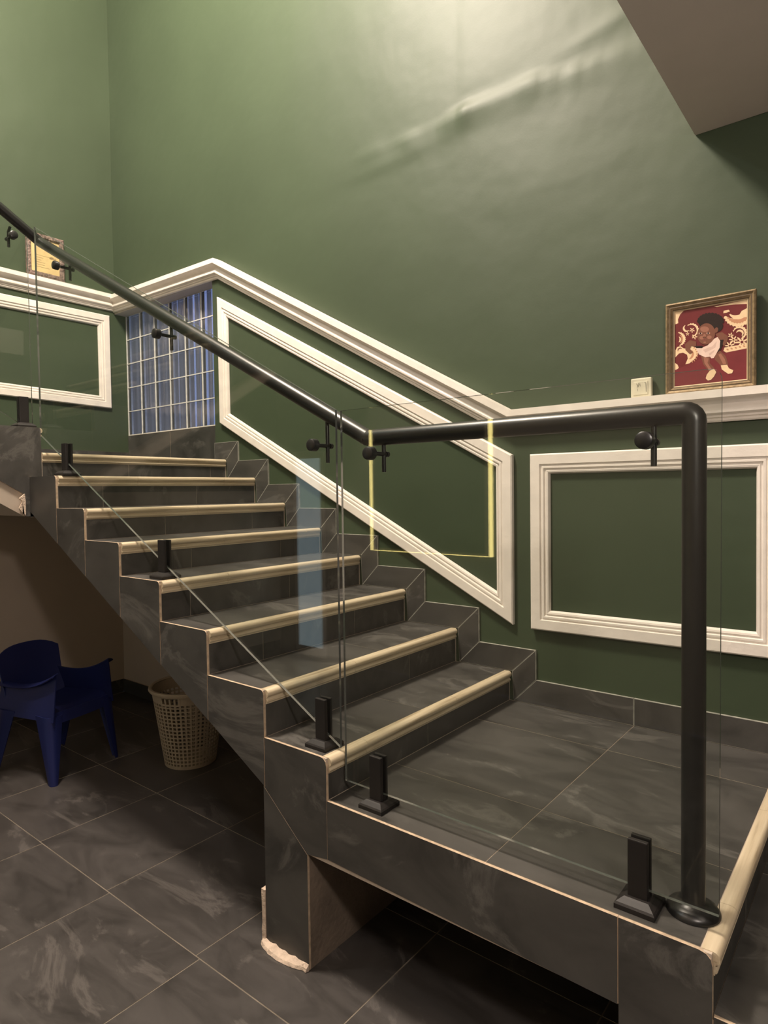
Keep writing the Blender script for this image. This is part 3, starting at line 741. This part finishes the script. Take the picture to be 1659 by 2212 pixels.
# left patterned cushion
crescent('cream', 800, 660, 80, 26, -2.4, 1.6, 20, 4)
flower(800, 662, 34, rot=0.3); flower(745, 705, 24, rot=0.9); flower(830, 740, 36, rot=0.1)
crescent('cream', 730, 640, 42, 24, 0.6, 4.4, 16)
crescent('cream', 640, 765, 82, 34, -1.7, 1.5, 20, 5); crescent('tan', 640, 765, 52, 20, -1.4, 1.3, 16); crescent('cream', 632, 770, 36, 22, -1.3, 1.4, 14)
shape('cream', [(598, 985), (640, 940), (690, 930), (740, 955), (750, 1000), (720, 1070), (770, 1060), (830, 1010), (870, 960), (875, 900), (850, 870), (820, 860), (790, 830), (770, 850), (740, 880), (700, 880), (660, 850), (620, 860), (598, 900)])
shape('red', [(600, 1000), (645, 975), (700, 985), (715, 1030), (680, 1085), (650, 1060), (610, 1030)])
for i in range(8):
    a = -0.9 + i * 0.30; ell('tan', 770 + 92 * math.cos(a), 950 + 98 * math.sin(a), 13, 7, a)
crescent('tan', 760, 950, 62, 26, -0.9, 1.5, 16); crescent('red', 655, 900, 30, 12, 2.6, 5.6, 12)
shape('cream', [(590, 1050), (625, 1075), (640, 1110), (615, 1140), (590, 1135)])
# right patterned cushion
shape('cream', [(1168, 440), (1225, 430), (1240, 450), (1200, 465), (1165, 470)])
crescent('cream', 1330, 470, 165, 110, 0.0, 2.9, 26, 7); crescent('tan', 1330, 460, 135, 50, 0.1, 2.7, 22, 5); crescent('cream', 1330, 440, 108, 55, 0.05, 2.7, 20)
shape('cream', [(1370, 450), (1440, 415), (1440, 520), (1380, 530), (1330, 520)])
crescent('cream', 1350, 705, 78, 30, -3.0, 1.4, 22, 5); crescent('cream', 1352, 712, 42, 26, -3.0, 1.0, 16)
flower(1375, 820, 80, 'cream', 7, 0.4); flower(1280, 790, 52, 'cream', 6, 0.1); flower(1240, 860, 60, 'cream', 7, 0.5); flower(1250, 735, 34, 'cream', 5, 0)
shape('cream', [(1180, 880), (1300, 860), (1432, 845), (1432, 900), (1300, 925), (1200, 940), (1168, 920)])
for i in range(5): ell('tan', 1215 + 46 * i, 905 - 9 * i, 14, 9, 0.5)
# sofa seat
shape('deepred', [(580, 1142), (640, 1120), (760, 1075), (870, 1020), (1000, 985), (1200, 940), (1440, 895), (1440, 1350), (580, 1420)])
# baby
ell('hair', 1015, 575, 140, 92, 0.1); ell('hair', 1090, 620, 72, 70)
for i in range(12):
    a = -3.0 + i * 0.27; ell('hair', 1015 + 128 * math.cos(a), 570 + 84 * math.sin(a), 30, 24, a)
shape('skin', [(850, 800), (775, 782), (715, 830), (722, 900), (775, 948), (812, 925), (775, 885), (792, 850), (850, 862)])
shape('skin', [(1075, 712), (1150, 695), (1222, 745), (1212, 815), (1178, 868), (1158, 842), (1172, 790), (1118, 785)])
shape('hair', [(1128, 790), (1168, 785), (1160, 850), (1130, 920), (1105, 930)])
shape('skin', [(905, 965), (1015, 990), (1010, 1060), (1070, 1130), (1010, 1170), (935, 1075)])
shape('skin', [(1070, 965), (1130, 915), (1195, 985), (1225, 1085), (1150, 1108), (1070, 1020)])
shape('skinlight', [(940, 990), (1000, 1005), (985, 1060), (1030, 1130), (1000, 1135), (950, 1065)])
shape('skinlight', [(1110, 960), (1140, 950), (1185, 1020), (1200, 1075), (1165, 1080)])
shape('white', [(838, 862), (905, 880), (985, 850), (1062, 772), (1100, 752), (1132, 800), (1126, 880), (1090, 945), (1058, 1002), (1030, 1006), (1015, 985), (960, 992), (885, 955)])
shape('shade', [(930, 900), (1040, 862), (1095, 800), (1075, 880), (960, 935)]); shape('shade', [(1000, 950), (1070, 900), (1060, 930), (1010, 975)])
shape('dark', [(835, 856), (925, 852), (935, 868), (920, 882), (850, 880)])
ell('skin', 968, 712, 104, 128, 0.12, 30); ell('skin', 1085, 670, 22, 34, 0.3)
ell('skinlight', 950, 655, 52, 34, 0.1); ell('skinlight', 915, 755, 26, 22); ell('skinlight', 1005, 752, 28, 22)
ell('skinlight', 949, 735, 17, 26); ell('skin', 949, 752, 22, 10); ell('dark', 940, 754, 5, 4, 0, 8); ell('dark', 959, 753, 5, 4, 0, 8)
for ex in (902, 993):
    ell('skinlight', ex, 704, 26, 15, 0, 14); ell('eye', ex, 704, 17, 8, 0, 14); ell('dark', ex, 703, 10, 10, 0, 12)
ell('lip', 950, 782, 22, 9, 0, 14); shape('dark', [(928, 781), (950, 778), (972, 780), (950, 784)]); ell('skinlight', 952, 812, 16, 9, 0, 12)
shape('cream', [(1012, 1155), (1060, 1132), (1088, 1172), (1062, 1225), (1025, 1266), (990, 1272), (965, 1245), (978, 1200)])
shape('cream', [(1140, 1092), (1212, 1088), (1232, 1130), (1282, 1155), (1268, 1190), (1225, 1198), (1180, 1165), (1150, 1140)])
obj('print', PV, PF, [pm[k] for k in PN], ph, PMI)
pr_o = [c for c in ph.children if c.name.startswith('print')][0]
bmx = bmesh.new(); bmx.from_mesh(pr_o.data)
for fc in bmx.faces:
    if fc.normal.y > 0: fc.normal_flip()
bmx.to_mesh(pr_o.data); bmx.free()

# small framed certificate on the far cornice
cf = tag(empty('framed_certificate', (XE + 0.030, 0.632, 3.4445)), 'small mottled brown frame holding a yellow certificate on the far cornice', 'framed picture')
cw, ch = 0.288, 0.330
PRF = [(0, 0), (0, 0.018), (0.010, 0.024), (0.028, 0.024), (0.036, 0.014), (0.036, 0)]
cs = [(0, 0), (cw, 0), (cw, ch), (0, ch)]
for i in range(4):
    a, b = Vector(cs[i]), Vector(cs[(i + 1) % 4]); d = (b - a).normalized(); nn = Vector((-d.y, d.x)); V = []
    for e, s in ((a, 1), (b, -1)):
        for q, dep in PRF:
            p = e + nn * q + d * q * s; V.append((dep, p.x, p.y))
    k = len(PRF); F = [(q, (q + 1) % k, k + (q + 1) % k, k + q) for q in range(k)] + [tuple(range(k)), tuple(range(2 * k - 1, k - 1, -1))]
    obj('frame_side', V, F, 'beadframe', cf)
box('certificate', (0.003, 0.008, 0.02, cw - 0.02, 0.02, ch - 0.02), 'paper', cf)
V, F = [], []
def blot(cy, cz, ry, rz, n=9):
    k = len(V)
    for i in range(n):
        a = 2 * math.pi * i / n; j = 0.75 + 0.5 * random.random(); V.append((0.0086, cy + ry * j * math.cos(a), cz + rz * j * math.sin(a)))
    F.append(tuple(range(k, k + n)))
blot(0.195, 0.165, 0.020, 0.010); blot(0.222, 0.150, 0.012, 0.018); blot(0.215, 0.125, 0.008, 0.010); blot(0.205, 0.235, 0.02, 0.012)
for i in range(6):
    y0 = 0.06 + 0.02 * random.random(); z0 = 0.075 + 0.018 * i; ln = 0.05 + 0.06 * random.random(); k = len(V)
    V += [(0.0086, y0, z0), (0.0086, y0 + ln, z0), (0.0086, y0 + ln, z0 + 0.0022), (0.0086, y0, z0 + 0.0022)]; F.append((k, k + 1, k + 2, k + 3))
obj('ink_marks', V, F, 'papermark', cf)

# white wall plate beside the photograph
sp = tag(empty('wall_plate', (0.659, W - 0.022, 2.1235)), 'small yellowed white square wall plate left of the gold framed photograph', 'wall plate')
v, f = cbox((-0.044, 0.044, -0.010, 0.016, 0.0, 0.086), 0.006); obj('plate_body', v, f, 'plate', sp)
v, f = cbox((-0.032, 0.030, -0.0125, -0.009, 0.012, 0.070), 0.002); obj('plate_face', v, f, 'plate', sp)
V, F = [], []
def stroke(x0, z0, x1, z1, w_):
    d = Vector((x1 - x0, z1 - z0)).normalized(); nn = Vector((-d.y, d.x)) * w_; k = len(V)
    V.extend([(x0 + nn.x, -0.0130, z0 + nn.y), (x1 + nn.x, -0.0130, z1 + nn.y), (x1 - nn.x, -0.0130, z1 - nn.y), (x0 - nn.x, -0.0130, z0 - nn.y)]); F.append((k, k + 1, k + 2, k + 3))
for q in ((0.022, 0.060, 0.0235, 0.022, 0.0013), (0.016, 0.063, 0.022, 0.062, 0.001), (-0.018, 0.062, -0.009, 0.046, 0.0011), (-0.008, 0.064, -0.015, 0.044, 0.0010), (-0.010, 0.050, -0.004, 0.058, 0.0009), (-0.004, 0.064, -0.001, 0.048, 0.0009), (-0.014, 0.040, -0.012, 0.028, 0.0007)): stroke(*q)
obj('pencil_marks', V, F, 'smudge', sp)

# ------------------------------------------------------------------ blue plastic armchair
def shell(rows, th):
    """rows: list of lists of points (grid) -> closed thin shell, thickened along normals"""
    nr_, nc_ = len(rows), len(rows[0]); G = [[Vector(p) for p in r] for r in rows]; V = []
    for s in (1, -1):
        for i in range(nr_):
            for j in range(nc_):
                du = G[min(i + 1, nr_ - 1)][j] - G[max(i - 1, 0)][j]; dv = G[i][min(j + 1, nc_ - 1)] - G[i][max(j - 1, 0)]
                nn = du.cross(dv); nn = nn.normalized() if nn.length > 1e-9 else Vector((0, 0, 1)); V.append(G[i][j] + nn * th * 0.5 * s)
    F = []; o_ = nr_ * nc_
    for i in range(nr_ - 1):
        for j in range(nc_ - 1):
            a = i * nc_ + j; F.append((a, a + 1, a + nc_ + 1, a + nc_)); F.append((o_ + a, o_ + a + nc_, o_ + a + nc_ + 1, o_ + a + 1))
    for j in range(nc_ - 1):
        a = j; F.append((a, o_ + a, o_ + a + 1, a + 1)); a = (nr_ - 1) * nc_ + j; F.append((a, a + 1, o_ + a + 1, o_ + a))
    for i in range(nr_ - 1):
        a = i * nc_; F.append((a, a + nc_, o_ + a + nc_, o_ + a)); a = i * nc_ + nc_ - 1; F.append((a, o_ + a, o_ + a + nc_, a + nc_))
    return V, F
chair = tag(empty('armchair', (-2.665, 0.290, 0.0)), 'dark blue plastic armchair on the floor at the left edge, under the stairs', 'chair')
chair.rotation_euler = (0, 0, math.atan2(0.24, 0.97))
def cpart(name, vf): return smooth_sides(obj(name, *vf, 'blue', chair), 45)
hw = 0.205
# seat
rows = []
for i in range(9):
    x = -0.215 + 0.43 * i / 8; r = []
    for j in range(11):
        y = -hw + 2 * hw * j / 10; r.append((x, y, 0.395 + 0.028 * (i / 8) + 0.022 * (abs(y) / hw) ** 3 - (0.03 * ((i - 7) ** 2) if i > 7 else 0)))
    rows.append(r)
cpart('seat', shell(rows, 0.006))
# front apron
rows = []
for i in range(4):
    rows.append([(0.218 + 0.012 * math.cos(3.14 * (j / 10 - 0.5)) + 0.004 * i, -hw + 2 * hw * j / 10, 0.42 - 0.022 * i) for j in range(11)])
cpart('apron', shell(rows, 0.005))
# backrest: curved, with a rounded top
rows = []
for i in range(10):
    u = i / 9; r = []
    for j in range(13):
        s = -1 + 2 * j / 12
        top = 0.765 - 0.055 * abs(s) ** 3; z = 0.40 + (top - 0.40) * u
        y = s * (0.205 + 0.015 * u); x = -0.225 - 0.075 * u + 0.045 * s * s
        r.append((x, y, z))
    rows.append(r)
cpart('backrest', shell(rows, 0.007))
# side panels with rolled arm tops, one on each side
for s in (-1, 1):
    rows = []
    for i in range(8):
        u = i / 7; r = []
        for j in range(11):
            q = j / 10; x = -0.250 + 0.50 * q
            arm = 0.560 + 0.015 * q + 0.085 * q ** 3 - 0.010 * math.sin(math.pi * q)
            bot = 0.365 + 0.010 * q
            r.append((x, s * (0.222 - 0.030 * u), bot + (arm - bot) * u))
        rows.append(r)
    cpart('side_panel', shell(rows, 0.006))
    rows = []
    for i in range(5):
        a = i / 4; r = []
        for j in range(11):
            q = j / 10; x = -0.250 + 0.505 * q
            arm = 0.560 + 0.015 * q + 0.085 * q ** 3 - 0.010 * math.sin(math.pi * q)
            r.append((x, s * (0.186 + 0.040 * a), arm + 0.004 - 0.016 * a * a))
        rows.append(r)
    cpart('armrest', shell(rows, 0.006))
    # front leg: tapered angle section, rear leg likewise
    for (x0, x1, xf, sg) in ((0.232, 0.250, 0.262, 1), (-0.235, -0.262, -0.290, -1)):
        rows = []
        for i in range(9):
            u = i / 8; z = 0.40 * (1 - u)
            wd = 0.140 * (1 - u) + 0.048 * u; yy = s * (0.224 + 0.018 * u); xx_ = x0 + (xf - x0) * u
            rows.append([(xx_ - sg * wd, yy - s * 0.004, z), (xx_ - sg * wd * 0.5, yy + s * 0.006, z), (xx_ - sg * 0.012, yy + s * 0.004, z), (xx_, yy - s * 0.006, z), (xx_ + sg * 0.003, yy - s * wd * 0.30, z), (xx_, yy - s * wd * 0.55, z)])
        cpart('leg', shell(rows, 0.006))

# ------------------------------------------------------------------ beige laundry basket
bk = tag(empty('laundry_basket', (-2.035, 0.845, 0.0)), 'tall beige plastic lattice laundry basket on the floor behind the stair side', 'basket')
BR0, BR1, BH = 0.158, 0.232, 0.500
rad = lambda z: BR0 + (BR1 - BR0) * (z / BH)
parts = []
NC = 44
for c in range(NC):
    a = 2 * math.pi * c / NC; pts = []
    z0, z1 = 0.012, BH - 0.035
    da = 0.0050
    V = []
    for z in (z0, z1):
        r = rad(z); wd = 0.0052 * r / 0.19
        for (dr, sd) in ((-0.0022, -1), (0.0022, -1), (0.0022, 1), (-0.0022, 1)):
            V.append(((r + dr) * math.cos(a) - sd * wd * math.sin(a), (r + dr) * math.sin(a) + sd * wd * math.cos(a), z))
    F = [(q, (q + 1) % 4, 4 + (q + 1) % 4, 4 + q) for q in range(4)]
    parts.append((V, F))
def ring(z, h, thick, seg=44, a0=0, a1=2 * math.pi):
    full = abs(a1 - a0 - 2 * math.pi) < 1e-6; V, F = [], []; n = seg if full else seg + 1
    for s in range(n):
        a = a0 + (a1 - a0) * s / seg
        for dz, dr in ((0, -thick), (0, thick), (h, thick), (h, -thick)):
            r = rad(z + dz) + dr; V.append((r * math.cos(a), r * math.sin(a), z + dz))
    for s in range(n if full else n - 1):
        b = ((s + 1) % n) * 4; k = s * 4
        for q in range(4): F.append((k + q, k + (q + 1) % 4, b + (q + 1) % 4, b + q))
    return V, F
z = 0.035
while z < BH - 0.09:
    parts.append(ring(z, 0.0085, 0.0022)); z += 0.0245
lat = obj('lattice_body', *merge(*parts), 'basket', bk)
v1 = ring(0.0, 0.022, 0.003); disc = lathe([(0.0, 0.004), (BR0, 0.004)], 44)
obj('base', *merge(v1, disc), 'basket', bk)
smooth_sides(obj('rim', *lathe([(rad(BH) - 0.004, BH - 0.004), (rad(BH) + 0.004, BH + 0.004), (rad(BH) + 0.016, BH + 0.002), (rad(BH) + 0.019, BH - 0.012), (rad(BH) + 0.012, BH - 0.022), (rad(BH) + 0.004, BH - 0.020), (rad(BH) - 0.004, BH - 0.004)], 44), 'basket', bk), 60)
hand = math.atan2(-1.59 - 0.845, 1.54 + 2.035) - 0.55
for k in range(2):
    hc = hand + math.pi * k; hs = 0.30
    obj('rim_band', *ring(BH - 0.075, 0.066, 0.0025, 30, hc + hs, hc + math.pi - hs), 'basket', bk)
    hv = merge(ring(BH - 0.080, 0.012, 0.004, 10, hc - hs, hc + hs), ring(BH - 0.030, 0.020, 0.004, 10, hc - hs, hc + hs), ring(BH - 0.075, 0.066, 0.004, 2, hc - hs, hc - hs + 0.06), ring(BH - 0.075, 0.066, 0.004, 2, hc + hs - 0.06, hc + hs))
    obj('handle', *hv, 'basket', bk)

# ------------------------------------------------------------------ lamps (out of frame, they light the place)
def dome_lamp(loc, label, r, hang):
    """ceiling rose, thin cord and a shallow open shade; the bulb's light sits just below the shade"""
    e = tag(empty('ceiling_lamp', loc), label, 'lamp')
    smooth_sides(obj('ceiling_rose', *lathe([(0.0, -0.0005), (r * 0.35, -0.0005), (r * 0.33, -0.02), (0.008, -0.035), (0.0, -0.035)], 24), 'white', e))
    smooth_sides(obj('cord', *tube([(0, 0, -0.03), (0, 0, -hang + 0.02)], 0.004, 8), 'black', e))
    smooth_sides(obj('lamp_shade', *lathe([(0.006, -hang + 0.05), (0.03, -hang + 0.045), (r * 0.5, -hang + 0.025), (r * 0.5, -hang + 0.020), (0.03, -hang + 0.038), (0.006, -hang + 0.043)], 28), 'white', e))
    return e
dome_lamp((STAIR_LAMP[0], STAIR_LAMP[1], CEIL), 'round ceiling lamp high over the stairwell', 0.20, CEIL - STAIR_LAMP[2])
dome_lamp((HALL_LAMP[0], HALL_LAMP[1], 3.19), 'round ceiling lamp under the upper floor slab', 0.16, 3.19 - HALL_LAMP[2])
dome_lamp((UPPER_LAMP[0], UPPER_LAMP[1], CEIL), 'round pendant lamp above the upper flight', 0.20, CEIL - UPPER_LAMP[2])

# window and door in the wall facing the stairs (seen only as reflections in the glass)
w2 = structure(empty('window_2', (-1.79, WALL_FRONT, 1.16)), 'curtained window with warm light at its edges facing the stairs', 'window')
box('curtain', (-0.60, 0.60, 0.004, 0.020, 0.03, 1.14), 'black', w2)
box('lit_gap', (-0.66, -0.636, 0.004, 0.012, 0.0, 1.16), 'litwarm', w2)
box('lit_gap', (0.640, 0.676, 0.004, 0.012, 0.0, 1.16), 'litwarm', w2)
box('lit_gap', (-0.62, 0.63, 0.004, 0.010, -0.002, 0.004), 'litwarm', w2)
d2 = structure(empty('door_1', (-3.29, WALL_FRONT, 0.0)), 'narrow door with pale dusk light behind its frosted pane', 'door')
box('door_frame', (-0.22, 0.22, 0.003, 0.012, 0.0, 2.16), 'white', d2)
box('frosted_pane', (-0.17, 0.17, 0.013, 0.018, 0.10, 2.08), 'litcool', d2)
